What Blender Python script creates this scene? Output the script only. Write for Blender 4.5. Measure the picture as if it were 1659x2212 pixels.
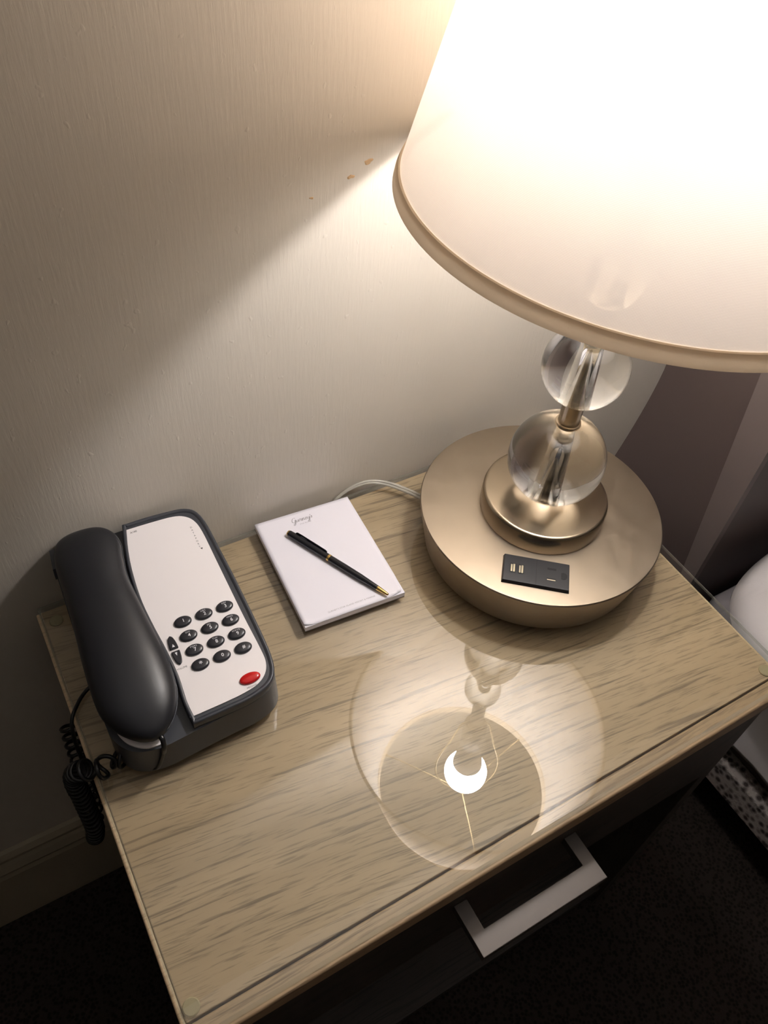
import bpy, bmesh, math, random
from mathutils import Vector, Matrix

random.seed(7)
for o in list(bpy.data.objects):
    bpy.data.objects.remove(o, do_unlink=True)
scn = bpy.context.scene
COL = scn.collection

# ------------------------------------------------------------------ camera, light level
U = 0.126            # one working unit in metres (radius of the lamp base)
TOP = 0.665          # height of the glass surface above the floor, metres
CAM = Vector((0.194004, -4.227819, 5.247529))
ROT = Matrix(((0.86523567, 0.32957911, -0.37781588),
              (-0.49631709, 0.66971624, -0.55240339),
              (0.07096882, 0.66547560, 0.74303813)))
FPX, PW, PH = 1754.65, 1659.0, 2212.0


def M(x, y, z):
    """working units (origin: back left corner of the glass top) -> metres, floor at z = 0"""
    return Vector((x * U, y * U, z * U + TOP))


def ray(px, py):
    return ROT @ Vector(((px - PW / 2) / FPX, -(py - PH / 2) / FPX, -1.0))


def on_z(px, py, z):
    d = ray(px, py)
    return CAM + d * ((z - CAM.z) / d.z)


def on_y(px, py, y):
    d = ray(px, py)
    return CAM + d * ((y - CAM.y) / d.y)


cd = bpy.data.cameras.new('camera')
cam = bpy.data.objects.new('camera', cd)
COL.objects.link(cam)
cam.matrix_world = Matrix.Translation(M(*CAM)) @ ROT.to_4x4()
cd.sensor_fit = 'VERTICAL'
cd.sensor_height = 36.0
cd.lens = FPX / PH * 36.0
cd.clip_start = 0.01
scn.camera = cam

world = bpy.data.worlds.new('world')
scn.world = world
world.use_nodes = True
world.node_tree.nodes['Background'].inputs[0].default_value = (0.0, 0.0, 0.0, 1)

vs = scn.view_settings
vs.view_transform = 'Standard'
vs.look = 'None'
vs.gamma = 1.0
vs.exposure = 0.0
vs.use_curve_mapping = False
BULB_STRENGTH = 265.0
BULB_COLOR = (1.0, 0.972, 0.965)
SHADE_TRANSLUCENT = 0.22     # share of light the linen scatters through
SHADE_OPEN = 0.12            # open weave
scn.cycles.sample_clamp_indirect = 12.0
scn.cycles.max_bounces = 9
scn.cycles.transmission_bounces = 9
scn.cycles.transparent_max_bounces = 12


# ------------------------------------------------------------------ materials
def lin(c):
    return tuple(((v / 255) / 12.92 if v / 255 <= .04045 else ((v / 255 + .055) / 1.055) ** 2.4) for v in c) + (1,)


def pmat(name, col, rough=.5, metal=0., spec=.5, **kw):
    m = bpy.data.materials.new(name)
    m.use_nodes = True
    b = m.node_tree.nodes['Principled BSDF']
    b.inputs['Base Color'].default_value = lin(col)
    b.inputs['Roughness'].default_value = rough
    b.inputs['Metallic'].default_value = metal
    b.inputs['Specular IOR Level'].default_value = spec
    for k, v in kw.items():
        b.inputs[k.replace('_', ' ')].default_value = v
    return m


def N(m, t, **kw):
    n = m.node_tree.nodes.new(t)
    for k, v in kw.items():
        if k.startswith('i_'):
            n.inputs[k[2:].replace('_', ' ')].default_value = v
        else:
            setattr(n, k, v)
    return n


def L(m, a, ao, b, bi):
    m.node_tree.links.new(a.outputs[ao], b.inputs[bi])


def ramp(m, stops):
    r = N(m, 'ShaderNodeValToRGB')
    e = r.color_ramp.elements
    e[0].position, e[0].color = stops[0]
    e[1].position, e[1].color = stops[-1]
    for p, c in stops[1:-1]:
        x = e.new(p)
        x.color = c
    return r


def coords(m, scale=(1, 1, 1), kind='Object', loc=(0, 0, 0)):
    tc = N(m, 'ShaderNodeTexCoord')
    mp = N(m, 'ShaderNodeMapping')
    mp.inputs['Scale'].default_value = scale
    mp.inputs['Location'].default_value = loc
    L(m, tc, kind, mp, 'Vector')
    return mp


def bump_from(m, src, out, strength, dist=.001):
    b = N(m, 'ShaderNodeBump')
    b.inputs['Strength'].default_value = strength
    b.inputs['Distance'].default_value = dist
    L(m, src, out, b, 'Height')
    return b


def bsdf(m):
    return m.node_tree.nodes['Principled BSDF']


def wood_mat(name, c_light, c_mid, c_dark, seed=0., rough=.5, yscale=1.0, tilt=6.5):
    """grey-brown oak, grain running along x"""
    m = pmat(name, c_mid, rough)
    mp = coords(m, (1.0, 1.0, 1.0), loc=(seed, seed * 1.7, 0))
    mp.inputs['Rotation'].default_value = (0, 0, math.radians(tilt))
    # warped coordinate so the grain wanders
    wn = N(m, 'ShaderNodeTexNoise', i_Scale=3.2, i_Detail=2.0)
    L(m, mp, 'Vector', wn, 'Vector')
    vm = N(m, 'ShaderNodeVectorMath', operation='MULTIPLY_ADD')
    vm.inputs[1].default_value = (0.0, .022, 0.0)
    L(m, wn, 'Color', vm, 0)
    L(m, mp, 'Vector', vm, 2)
    s1 = N(m, 'ShaderNodeMapping')
    s1.inputs['Scale'].default_value = (7.5, 250 * yscale, 40)
    L(m, vm, 'Vector', s1, 'Vector')
    n1 = N(m, 'ShaderNodeTexNoise', i_Scale=1.0, i_Detail=5.0, i_Roughness=.6)
    L(m, s1, 'Vector', n1, 'Vector')
    s2 = N(m, 'ShaderNodeMapping')
    s2.inputs['Scale'].default_value = (40, 640 * yscale, 60)
    L(m, vm, 'Vector', s2, 'Vector')
    n2 = N(m, 'ShaderNodeTexNoise', i_Scale=1.0, i_Detail=3.0)
    L(m, s2, 'Vector', n2, 'Vector')
    s3 = N(m, 'ShaderNodeMapping')
    s3.inputs['Scale'].default_value = (2.4, 22 * yscale, 10)
    L(m, vm, 'Vector', s3, 'Vector')
    n3 = N(m, 'ShaderNodeTexNoise', i_Scale=1.0, i_Detail=3.0)
    L(m, s3, 'Vector', n3, 'Vector')
    r3 = ramp(m, [(.3, lin(c_mid)), (.68, lin(c_light))])
    L(m, n3, 'Fac', r3, 'Fac')
    r1 = ramp(m, [(.56, (0, 0, 0, 1)), (.64, (.72, .72, .72, 1))])
    L(m, n1, 'Fac', r1, 'Fac')
    mx = N(m, 'ShaderNodeMixRGB')
    mx.inputs['Color2'].default_value = lin(c_dark)
    L(m, r1, 'Color', mx, 'Fac')
    L(m, r3, 'Color', mx, 'Color1')
    r2 = ramp(m, [(.55, (0, 0, 0, 1)), (.66, (.5, .5, .5, 1))])
    L(m, n2, 'Fac', r2, 'Fac')
    mx2 = N(m, 'ShaderNodeMixRGB')
    mx2.inputs['Color2'].default_value = lin(c_dark)
    L(m, r2, 'Color', mx2, 'Fac')
    L(m, mx, 'Color', mx2, 'Color1')
    L(m, mx2, 'Color', bsdf(m), 'Base Color')
    b = bump_from(m, n1, 'Fac', .25, .0006)
    L(m, b, 'Normal', bsdf(m), 'Normal')
    return m


def wall_mat():
    m = pmat('painted plaster', (206, 198, 186), .55, spec=.35)
    mp = coords(m, (430, 430, 42))
    n = N(m, 'ShaderNodeTexNoise', i_Scale=1.0, i_Detail=4.0, i_Roughness=.6)
    L(m, mp, 'Vector', n, 'Vector')
    mp2 = coords(m, (150, 150, 110))
    v = N(m, 'ShaderNodeTexNoise', i_Scale=1.0, i_Detail=1.0)
    L(m, mp2, 'Vector', v, 'Vector')
    r = ramp(m, [(.73, (0, 0, 0, 1)), (.82, (1, 1, 1, 1))])
    L(m, v, 'Fac', r, 'Fac')
    a = N(m, 'ShaderNodeMath', operation='MULTIPLY_ADD')
    a.inputs[1].default_value = 1.2
    L(m, r, 'Color', a, 0)
    L(m, n, 'Fac', a, 2)
    b = bump_from(m, a, 'Value', .24, .0009)
    L(m, b, 'Normal', bsdf(m), 'Normal')
    return m


def shade_mat():
    m = bpy.data.materials.new('linen shade')
    m.use_nodes = True
    nt = m.node_tree
    nt.nodes.clear()
    out = nt.nodes.new('ShaderNodeOutputMaterial')
    uv = N(m, 'ShaderNodeUVMap')
    w1 = N(m, 'ShaderNodeTexWave', wave_type='BANDS', bands_direction='X', i_Scale=48.0, i_Distortion=.6, i_Detail=1.0)
    w1.inputs['Detail Scale'].default_value = 3.0
    w2 = N(m, 'ShaderNodeTexWave', wave_type='BANDS', bands_direction='Y', i_Scale=17.0, i_Distortion=.6, i_Detail=1.0)
    w2.inputs['Detail Scale'].default_value = 3.0
    for w in (w1, w2):
        L(m, uv, 'UV', w, 'Vector')
    mul = N(m, 'ShaderNodeMath', operation='MULTIPLY')
    L(m, w1, 'Fac', mul, 0)
    L(m, w2, 'Fac', mul, 1)
    rp = ramp(m, [(0, (.66, .62, .58, 1)), (.5, (.84, .80, .75, 1))])
    L(m, mul, 'Value', rp, 'Fac')
    rt = ramp(m, [(0, (.62, .535, .465, 1)), (.5, (.88, .775, .69, 1))])
    L(m, mul, 'Value', rt, 'Fac')
    d = N(m, 'ShaderNodeBsdfDiffuse')
    t = N(m, 'ShaderNodeBsdfTranslucent')
    L(m, rp, 'Color', d, 'Color')
    L(m, rt, 'Color', t, 'Color')
    mx0 = N(m, 'ShaderNodeMixShader')
    mx0.inputs['Fac'].default_value = SHADE_TRANSLUCENT
    L(m, d, 'BSDF', mx0, 1)
    L(m, t, 'BSDF', mx0, 2)
    # the open weave lets a little light straight through
    tr = N(m, 'ShaderNodeBsdfTransparent')
    tr.inputs['Color'].default_value = (1, .84, .66, 1)
    mix = N(m, 'ShaderNodeMixShader')
    mix.inputs['Fac'].default_value = SHADE_OPEN
    L(m, mx0, 'Shader', mix, 1)
    L(m, tr, 'BSDF', mix, 2)
    L(m, mix, 'Shader', out, 'Surface')
    return m


def tape_mat():
    m = bpy.data.materials.new('cotton tape')
    m.use_nodes = True
    nt = m.node_tree
    nt.nodes.clear()
    out = nt.nodes.new('ShaderNodeOutputMaterial')
    d = N(m, 'ShaderNodeBsdfDiffuse')
    t = N(m, 'ShaderNodeBsdfTranslucent')
    d.inputs['Color'].default_value = lin((200, 186, 166))
    t.inputs['Color'].default_value = lin((216, 205, 190))
    mix = N(m, 'ShaderNodeMixShader')
    mix.inputs['Fac'].default_value = .42
    L(m, d, 'BSDF', mix, 1)
    L(m, t, 'BSDF', mix, 2)
    L(m, mix, 'Shader', out, 'Surface')
    return m


def glass_top_mat():
    """thin clear sheet: light passes, the upper face mirrors by Fresnel"""
    m = bpy.data.materials.new('sheet glass')
    m.use_nodes = True
    nt = m.node_tree
    nt.nodes.clear()
    out = nt.nodes.new('ShaderNodeOutputMaterial')
    tr = N(m, 'ShaderNodeBsdfTransparent')
    tr.inputs['Color'].default_value = (.955, .97, .955, 1)
    gl = N(m, 'ShaderNodeBsdfGlossy')
    gl.inputs['Roughness'].default_value = .004
    fr = N(m, 'ShaderNodeFresnel')
    fr.inputs['IOR'].default_value = 1.8
    ge = N(m, 'ShaderNodeNewGeometry')
    inv = N(m, 'ShaderNodeMath', operation='SUBTRACT')
    inv.inputs[0].default_value = 1.0
    L(m, ge, 'Backfacing', inv, 1)
    mu = N(m, 'ShaderNodeMath', operation='MULTIPLY')
    L(m, fr, 'Fac', mu, 0)
    L(m, inv, 'Value', mu, 1)
    mix = N(m, 'ShaderNodeMixShader')
    L(m, mu, 'Value', mix, 'Fac')
    L(m, tr, 'BSDF', mix, 1)
    L(m, gl, 'BSDF', mix, 2)
    L(m, mix, 'Shader', out, 'Surface')
    return m


def clear_mat(name, tint, fac, rough=.1):
    """clear plastic or ground glass edge: part transparent, part milky, glossy skin"""
    m = bpy.data.materials.new(name)
    m.use_nodes = True
    nt = m.node_tree
    b = bsdf(m)
    out = [n for n in nt.nodes if n.type == 'OUTPUT_MATERIAL'][0]
    b.inputs['Base Color'].default_value = tint
    b.inputs['Roughness'].default_value = rough
    tr = N(m, 'ShaderNodeBsdfTransparent')
    tr.inputs['Color'].default_value = (.93, .95, .92, 1)
    mix = N(m, 'ShaderNodeMixShader')
    mix.inputs['Fac'].default_value = fac
    L(m, tr, 'BSDF', mix, 1)
    L(m, b, 'BSDF', mix, 2)
    L(m, mix, 'Shader', out, 'Surface')
    return m


def crystal_mat():
    m = bpy.data.materials.new('crystal')
    m.use_nodes = True
    nt = m.node_tree
    nt.nodes.clear()
    out = nt.nodes.new('ShaderNodeOutputMaterial')
    g = N(m, 'ShaderNodeBsdfGlass')
    g.inputs['IOR'].default_value = 1.49
    g.inputs['Roughness'].default_value = 0.0
    g.inputs['Color'].default_value = (.98, .98, .97, 1)
    L(m, g, 'BSDF', out, 'Surface')
    return m


def metal_mat():
    m = pmat('brushed champagne nickel', (160, 147, 130), .42, 1.0)
    mp = coords(m, (60, 60, 60))
    n = N(m, 'ShaderNodeTexNoise', i_Scale=1.0, i_Detail=4.0)
    L(m, mp, 'Vector', n, 'Vector')
    r = ramp(m, [(.3, (.37, .37, .37, 1)), (.75, (.47, .47, .47, 1))])
    L(m, n, 'Fac', r, 'Fac')
    L(m, r, 'Color', bsdf(m), 'Roughness')
    return m


def emis_mat(name, col, s):
    m = bpy.data.materials.new(name)
    m.use_nodes = True
    nt = m.node_tree
    nt.nodes.clear()
    out = nt.nodes.new('ShaderNodeOutputMaterial')
    e = N(m, 'ShaderNodeEmission')
    e.inputs['Color'].default_value = col + (1,)
    # LED lamp: the light leaves mostly upwards along the bulb axis
    g = N(m, 'ShaderNodeNewGeometry')
    sp = N(m, 'ShaderNodeSeparateXYZ')
    L(m, g, 'Normal', sp, 'Vector')
    mx = N(m, 'ShaderNodeMath', operation='MAXIMUM')
    mx.inputs[1].default_value = 0.0
    L(m, sp, 'Z', mx, 0)
    pw_ = N(m, 'ShaderNodeMath', operation='POWER')
    pw_.inputs[1].default_value = 3.0
    L(m, mx, 'Value', pw_, 0)
    ma = N(m, 'ShaderNodeMath', operation='MULTIPLY_ADD')
    ma.inputs[1].default_value = s * 6.0
    ma.inputs[2].default_value = s
    L(m, pw_, 'Value', ma, 0)
    L(m, ma, 'Value', e, 'Strength')
    L(m, e, 'Emission', out, 'Surface')
    return m


def carpet_mat(name, a, b, scale):
    m = pmat(name, a, .95, spec=.1)
    mp = coords(m, (scale, scale, scale))
    n = N(m, 'ShaderNodeTexVoronoi', i_Scale=1.0)
    L(m, mp, 'Vector', n, 'Vector')
    r = ramp(m, [(.25, lin(b)), (.6, lin(a))])
    L(m, n, 'Distance', r, 'Fac')
    n2 = N(m, 'ShaderNodeTexNoise', i_Scale=4.0, i_Detail=3.0)
    L(m, mp, 'Vector', n2, 'Vector')
    mx = N(m, 'ShaderNodeMixRGB', blend_type='MULTIPLY')
    mx.inputs['Fac'].default_value = .7
    L(m, r, 'Color', mx, 'Color1')
    L(m, n2, 'Color', mx, 'Color2')
    L(m, r, 'Color', bsdf(m), 'Base Color')
    bp = bump_from(m, n2, 'Fac', .8, .004)
    L(m, bp, 'Normal', bsdf(m), 'Normal')
    return m


def fabric_mat(name, col, scale=500, strength=.2, rough=.9):
    m = pmat(name, col, rough, spec=.2)
    mp = coords(m, (scale, scale, scale))
    n = N(m, 'ShaderNodeTexNoise', i_Scale=1.0, i_Detail=2.0)
    L(m, mp, 'Vector', n, 'Vector')
    b = bump_from(m, n, 'Fac', strength, .001)
    L(m, b, 'Normal', bsdf(m), 'Normal')
    return m


def plastic_mat(name, col, rough=.42):
    m = pmat(name, col, rough)
    mp = coords(m, (900, 900, 900))
    n = N(m, 'ShaderNodeTexNoise', i_Scale=1.0, i_Detail=2.0)
    L(m, mp, 'Vector', n, 'Vector')
    b = bump_from(m, n, 'Fac', .12, .0002)
    L(m, b, 'Normal', bsdf(m), 'Normal')
    return m


MT = dict(
    wall=wall_mat(),
    ceiling=pmat('ceiling paint', (238, 236, 232), .8),
    basebd=pmat('baseboard paint', (170, 160, 140), .45),
    floor=carpet_mat('carpet pile', (62, 54, 49), (42, 37, 34), 180),
    oak=wood_mat('grey oak veneer', (190, 164, 134), (170, 145, 116), (112, 95, 78)),
    oak2=wood_mat('grey oak edging', (188, 160, 128), (172, 144, 113), (118, 96, 76), seed=3.1, yscale=.8, tilt=0),
    oak3=wood_mat('lamplit oak edging', (214, 188, 154), (200, 174, 140), (170, 146, 116), seed=5.3, tilt=0),  # pale tone paints in the lamplight caught by the glass edge
    oakd=wood_mat('shaded oak carcass', (76, 67, 60), (66, 58, 52), (46, 40, 36), seed=7.7, tilt=0),  # same oak, with the shade below the top put into its colour
    glass=glass_top_mat(),
    glass_edge=clear_mat('ground glass edge', (.50, .50, .46, 1), .28, .15),
    bumper=clear_mat('clear rubber', (.80, .66, .42, 1), .5, .15),
    nickel=metal_mat(),
    nickel_d=pmat('satin nickel', (168, 154, 134), .25, 1.0),
    crystal=crystal_mat(),
    shade=shade_mat(),
    tape=tape_mat(),
    socket=pmat('socket shell', (105, 101, 96), .5),
    bulb=emis_mat('bulb glow', BULB_COLOR, BULB_STRENGTH),
    harp=pmat('harp brass', (190, 170, 130), .3, 1.0),
    black=plastic_mat('black plastic', (25, 26, 31), .4),
    blackk=plastic_mat('black key plastic', (38, 38, 44), .3),
    bezel=plastic_mat('charcoal plastic', (58, 60, 66), .36),
    plate=pmat('white phone faceplate', (240, 234, 234), .4),
    ink=pmat('grey ink', (60, 58, 60), .7),
    inkl=pmat('pale grey ink', (168, 164, 170), .8),
    inkw=pmat('white legend', (225, 225, 228), .5),
    red=pmat('red lens', (190, 22, 24), .15),
    paper=pmat('notepad paper', (234, 231, 239), .8, spec=.2),
    board=pmat('pad backing board', (120, 112, 108), .85),
    pen=pmat('black lacquer', (22, 23, 28), .25),
    gold=pmat('gold plate', (212, 178, 108), .22, 1.0),
    usb=pmat('usb shell', (215, 205, 180), .3, 1.0),
    hole=pmat('dark cavity', (10, 10, 11), .7),
    cordc=clear_mat('clear lamp cord', (.55, .52, .46, 1), .7, .2),
    rubber=pmat('black cord', (20, 20, 22), .3),
    leather=pmat('dark brown leather', (92, 79, 76), .5),
    trim=pmat('taupe headboard trim', (118, 106, 102), .5),
    white=fabric_mat('white cotton', (226, 220, 220), 700, .15),
    greyc=fabric_mat('shaded bed sheet', (150, 144, 146), 700, .15),  # grey puts the shade on the sheet into its colour
    tweed=carpet_mat('tweed bed rail', (176, 166, 160), (74, 66, 64), 90),
    pull=pmat('brushed pull', (104, 97, 92), .42, .6),
    stain=pmat('rust stain', (192, 160, 122), .8),
)


# ------------------------------------------------------------------ object helpers
def link(ob, parent=None):
    COL.objects.link(ob)
    if parent is not None:
        ob.parent = parent
    return ob


def root_of(ob):
    v = Vector((0, 0, 0))
    while ob is not None:
        v += ob.location
        ob = ob.parent
    return v


def mk(name, verts, faces, mat, parent=None, smooth=False, metres=False, mats=None, fmat=None, uvs=None):
    """verts in working units (or metres); children are stored relative to their parent"""
    off = root_of(parent) if parent is not None else Vector((0, 0, 0))
    vv = [(Vector(v) if metres else M(*v)) for v in verts]
    org = Vector((0, 0, 0))
    if parent is None:
        lo = Vector((min(v.x for v in vv), min(v.y for v in vv), min(v.z for v in vv)))
        hi = Vector((max(v.x for v in vv), max(v.y for v in vv), max(v.z for v in vv)))
        org = Vector(((lo.x + hi.x) / 2, (lo.y + hi.y) / 2, lo.z))
        off = org
    me = bpy.data.meshes.new(name)
    me.from_pydata([tuple(v - off) for v in vv], [], faces)
    bm = bmesh.new()
    bm.from_mesh(me)
    bmesh.ops.recalc_face_normals(bm, faces=bm.faces)
    bm.to_mesh(me)
    bm.free()
    for m in (mats or [mat]):
        me.materials.append(m)
    if fmat:
        for i, k in enumerate(fmat):
            me.polygons[i].material_index = k
    if uvs:
        ul = me.uv_layers.new(name='UVMap')
        for lp in me.loops:
            ul.data[lp.index].uv = uvs[lp.vertex_index]
    if smooth:
        me.polygons.foreach_set('use_smooth', [True] * len(me.polygons))
    me.update()
    ob = bpy.data.objects.new(name, me)
    ob.location = org
    return link(ob, parent)


def bev(ob, w, seg=2, ang=40):
    b = ob.modifiers.new('bevel', 'BEVEL')
    b.width = w
    b.segments = seg
    b.limit_method = 'ANGLE'
    b.angle_limit = math.radians(ang)
    ob.data.polygons.foreach_set('use_smooth', [True] * len(ob.data.polygons))
    wn = ob.modifiers.new('wn', 'WEIGHTED_NORMAL')
    wn.keep_sharp = True
    return ob


def thing(name, label, cat, loc, group=None):
    o = bpy.data.objects.new(name, None)
    o.empty_display_size = .05
    o.location = M(*loc)
    COL.objects.link(o)
    o['label'] = label
    o['category'] = cat
    if group:
        o['group'] = group
    return o


def tag(o, label, cat, group=None):
    o['label'] = label
    o['category'] = cat
    if group:
        o['group'] = group
    return o


def struct(o):
    o['kind'] = 'structure'
    return o


def boxv(x0, x1, y0, y1, z0, z1):
    v = [(x0, y0, z0), (x1, y0, z0), (x1, y1, z0), (x0, y1, z0), (x0, y0, z1), (x1, y0, z1), (x1, y1, z1), (x0, y1, z1)]
    f = [(0, 3, 2, 1), (4, 5, 6, 7), (0, 1, 5, 4), (1, 2, 6, 5), (2, 3, 7, 6), (3, 0, 4, 7)]
    return v, f


def box(name, x0, x1, y0, y1, z0, z1, mat, parent=None, bevel=0, metres=False):
    v, f = boxv(x0, x1, y0, y1, z0, z1)
    ob = mk(name, v, f, mat, parent, metres=metres)
    if bevel:
        bev(ob, bevel)
    return ob


def lathe(name, prof, c, mat, parent, seg=96, axis=None, smooth=True, cap=True, e1=None):
    """prof: list of (radius, height along axis) in units; c: origin"""
    ax = Vector(axis or (0, 0, 1)).normalized()
    if e1 is None:
        e1 = Vector((1, 0, 0)) if abs(ax.x) < .9 else Vector((0, 1, 0))
    e1 = (Vector(e1) - ax * ax.dot(Vector(e1))).normalized()
    e2 = ax.cross(e1)
    c = Vector(c)
    vs_, fs = [], []
    for r, h in prof:
        for i in range(seg):
            a = 2 * math.pi * i / seg
            vs_.append(tuple(c + ax * h + (e1 * math.cos(a) + e2 * math.sin(a)) * r))
    for j in range(len(prof) - 1):
        for i in range(seg):
            k = (i + 1) % seg
            fs.append((j * seg + i, j * seg + k, (j + 1) * seg + k, (j + 1) * seg + i))
    if cap:
        fs.append(tuple(reversed(range(seg))))
        fs.append(tuple(range((len(prof) - 1) * seg, len(prof) * seg)))
    ob = mk(name, vs_, fs, mat, parent, smooth)
    if smooth:
        ob.modifiers.new('edge', 'EDGE_SPLIT').split_angle = math.radians(38)
    return ob


def sphere_prof(r, z, n=48, t0=0.0, t1=math.pi):
    return [(max(r * math.sin(t0 + (t1 - t0) * i / n), 1e-4), z - r * math.cos(t0 + (t1 - t0) * i / n)) for i in range(n + 1)]


def catmull(pts, n=8, closed=False):
    P = [Vector(p) for p in pts]
    out = []
    m = len(P)
    rng = range(m) if closed else range(m - 1)
    for i in rng:
        p0 = P[(i - 1) % m] if (closed or i > 0) else P[0]
        p1 = P[i]
        p2 = P[(i + 1) % m]
        p3 = P[(i + 2) % m] if (closed or i + 2 < m) else P[-1]
        for k in range(n):
            t = k / n
            out.append(.5 * ((2 * p1) + (p2 - p0) * t + (2 * p0 - 5 * p1 + 4 * p2 - p3) * t * t + (3 * p1 - p0 - 3 * p2 + p3) * t ** 3))
    if not closed:
        out.append(P[-1].copy())
    return out


def tube_geo(path, r, seg=10, closed=False):
    """sweep a circle along a list of points with parallel transport"""
    P = [Vector(p) for p in path]
    n = len(P)
    T = []
    for i in range(n):
        a = P[(i - 1) % n] if (closed or i > 0) else P[0]
        b = P[(i + 1) % n] if (closed or i < n - 1) else P[-1]
        T.append((b - a).normalized())
    up = Vector((0, 0, 1)) if abs(T[0].z) < .9 else Vector((1, 0, 0))
    u = (up - T[0] * up.dot(T[0])).normalized()
    vs_, fs = [], []
    for i in range(n):
        u = (u - T[i] * u.dot(T[i])).normalized()
        w = T[i].cross(u)
        rr = r[i] if isinstance(r, (list, tuple)) else r
        for k in range(seg):
            a = 2 * math.pi * k / seg
            vs_.append(tuple(P[i] + (u * math.cos(a) + w * math.sin(a)) * rr))
    for i in range(n if closed else n - 1):
        j = (i + 1) % n
        for k in range(seg):
            l = (k + 1) % seg
            fs.append((i * seg + k, i * seg + l, j * seg + l, j * seg + k))
    if not closed:
        fs.append(tuple(reversed(range(seg))))
        fs.append(tuple(range((n - 1) * seg, n * seg)))
    return vs_, fs


def tube(name, path, r, mat, parent=None, seg=10, closed=False):
    v, f = tube_geo(path, r, seg, closed)
    return mk(name, v, f, mat, parent, smooth=True)


def prism(pts, lo, hi):
    """closed polygon of (x,y) -> verts/faces between heights lo and hi"""
    n = len(pts)
    v = [(x, y, lo) for x, y in pts] + [(x, y, hi) for x, y in pts]
    f = [tuple(reversed(range(n))), tuple(range(n, 2 * n))]
    f += [(i, (i + 1) % n, n + (i + 1) % n, n + i) for i in range(n)]
    return v, f


def text_mesh(s, size=1.0, align='CENTER', shear=0.0, bold=0.0, spacing=1.0):
    cu = bpy.data.curves.new('text', 'FONT')
    cu.body = s
    cu.size = size
    cu.align_x = align
    cu.align_y = 'CENTER'
    cu.shear = shear
    cu.offset = bold
    cu.space_character = spacing
    cu.resolution_u = 3
    o = bpy.data.objects.new('text', cu)
    COL.objects.link(o)
    bpy.context.view_layer.update()
    me = bpy.data.meshes.new_from_object(o.evaluated_get(bpy.context.evaluated_depsgraph_get()))
    v = [tuple(p.co) for p in me.vertices]
    f = [tuple(p.vertices) for p in me.polygons]
    bpy.data.objects.remove(o, do_unlink=True)
    bpy.data.curves.remove(cu)
    bpy.data.meshes.remove(me)
    return v, f


# ------------------------------------------------------------------ the room
WY = 0.06          # wall plane, units
FZ = -TOP / U      # floor
CZ = (2.38 - TOP) / U
RX0, RX1, RY0 = -14.0, 24.0, -26.0
struct(box('floor', RX0 - .8, RX1 + .8, RY0 - .8, WY + .8, FZ - .4, FZ, MT['floor']))
struct(box('ceiling', RX0 - .8, RX1 + .8, RY0 - .8, WY + .8, CZ, CZ + .4, MT['ceiling']))
struct(box('wall_back', RX0 - .8, RX1 + .8, WY, WY + .8, FZ, CZ, MT['wall']))
struct(box('wall_left', RX0 - .8, RX0, RY0, WY, FZ, CZ, MT['wall']))
struct(box('wall_right', RX1, RX1 + .8, RY0, WY, FZ, CZ, MT['wall']))
struct(box('wall_front', RX0 - .8, RX1 + .8, RY0 - .8, RY0, FZ, CZ, MT['wall']))

# baseboard with a moulded cap, extruded along the back wall
bp_ = [(WY, FZ), (WY - .10, FZ), (WY - .10, -4.15), (WY - .085, -4.08), (WY - .10, -4.02), (WY - .075, -3.92),
       (WY - .055, -3.86), (WY - .06, -3.80), (WY - .03, -3.72), (WY, -3.68)]
n_ = len(bp_)
v_ = [(RX0, y, z) for y, z in bp_] + [(6.1, y, z) for y, z in bp_]
f_ = [tuple(range(n_)), tuple(range(n_, 2 * n_))] + [(i, (i + 1) % n_, n_ + (i + 1) % n_, n_ + i) for i in range(n_)]
struct(mk('baseboard_back', v_, f_, MT['basebd']))

# three small rusty stains on the plaster
for k, (sx, sy, r) in enumerate(((796, 349, .030), (758, 382, .024), (673, 428, .014))):
    c = on_y(sx, sy, WY)
    ring = []
    ph0 = 1.3 * k
    for i in range(18):
        a = 2 * math.pi * i / 18
        rr = r * (.8 + .16 * math.sin(2 * a + ph0) + .12 * math.sin(3 * a + 2 * ph0) + .06 * math.sin(5 * a))
        ring.append((c.x + rr * 1.2 * math.cos(a), c.z + rr * .75 * math.sin(a)))
    vv = [(x, WY, z) for x, z in ring] + [(c.x + (x - c.x) * .7, WY - .004, c.z + (z - c.z) * .7) for x, z in ring]
    ff = [(i, (i + 1) % 18, 18 + (i + 1) % 18, 18 + i) for i in range(18)] + [tuple(range(18, 36))]
    st = mk('wall_stain', vv, ff, MT['stain'])
    tag(st, ['largest rusty drip mark on the wall beside the lamp shade',
             'middle-sized rusty drip mark on the wall below the largest one',
             'smallest faint rusty speck on the wall, furthest from the lamp shade'][k], 'stain', 'rusty marks on the wall')

# ------------------------------------------------------------------ nightstand
TW, TD, GR = 4.8607, 3.2173, 3.0983
WZ = -.068
ns = thing('nightstand', 'grey-brown oak nightstand with one drawer, against the wall beside the bed', 'nightstand', (TW / 2, -TD / 2, FZ))
box('top_panel', .0105, TW - .05, -GR + .004, -.012, WZ - .2, WZ, MT['oak'], ns, .0008)
lip = box('front_edging', .012, TW - .05, -TD - .022, -GR - .008, WZ - .2, WZ, MT['oak2'], ns, .0022)
lip['label'] = 'warmer brown solid oak strip along the front edge'
BZ = WZ - .2
for xa, xb in ((-.022, .010), (TW - .0495, TW - .030)):
    box('lit_edging', xa, xb, -TD - .02, -.012, WZ - .2, WZ, MT['oak3'], ns, .0014)  # added strips, their pale colour stands in for the lit glass edge
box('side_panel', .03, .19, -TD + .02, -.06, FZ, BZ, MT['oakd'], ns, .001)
box('side_panel', TW - .23, TW - .07, -TD + .02, -.06, FZ, BZ, MT['oakd'], ns, .001)
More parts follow.
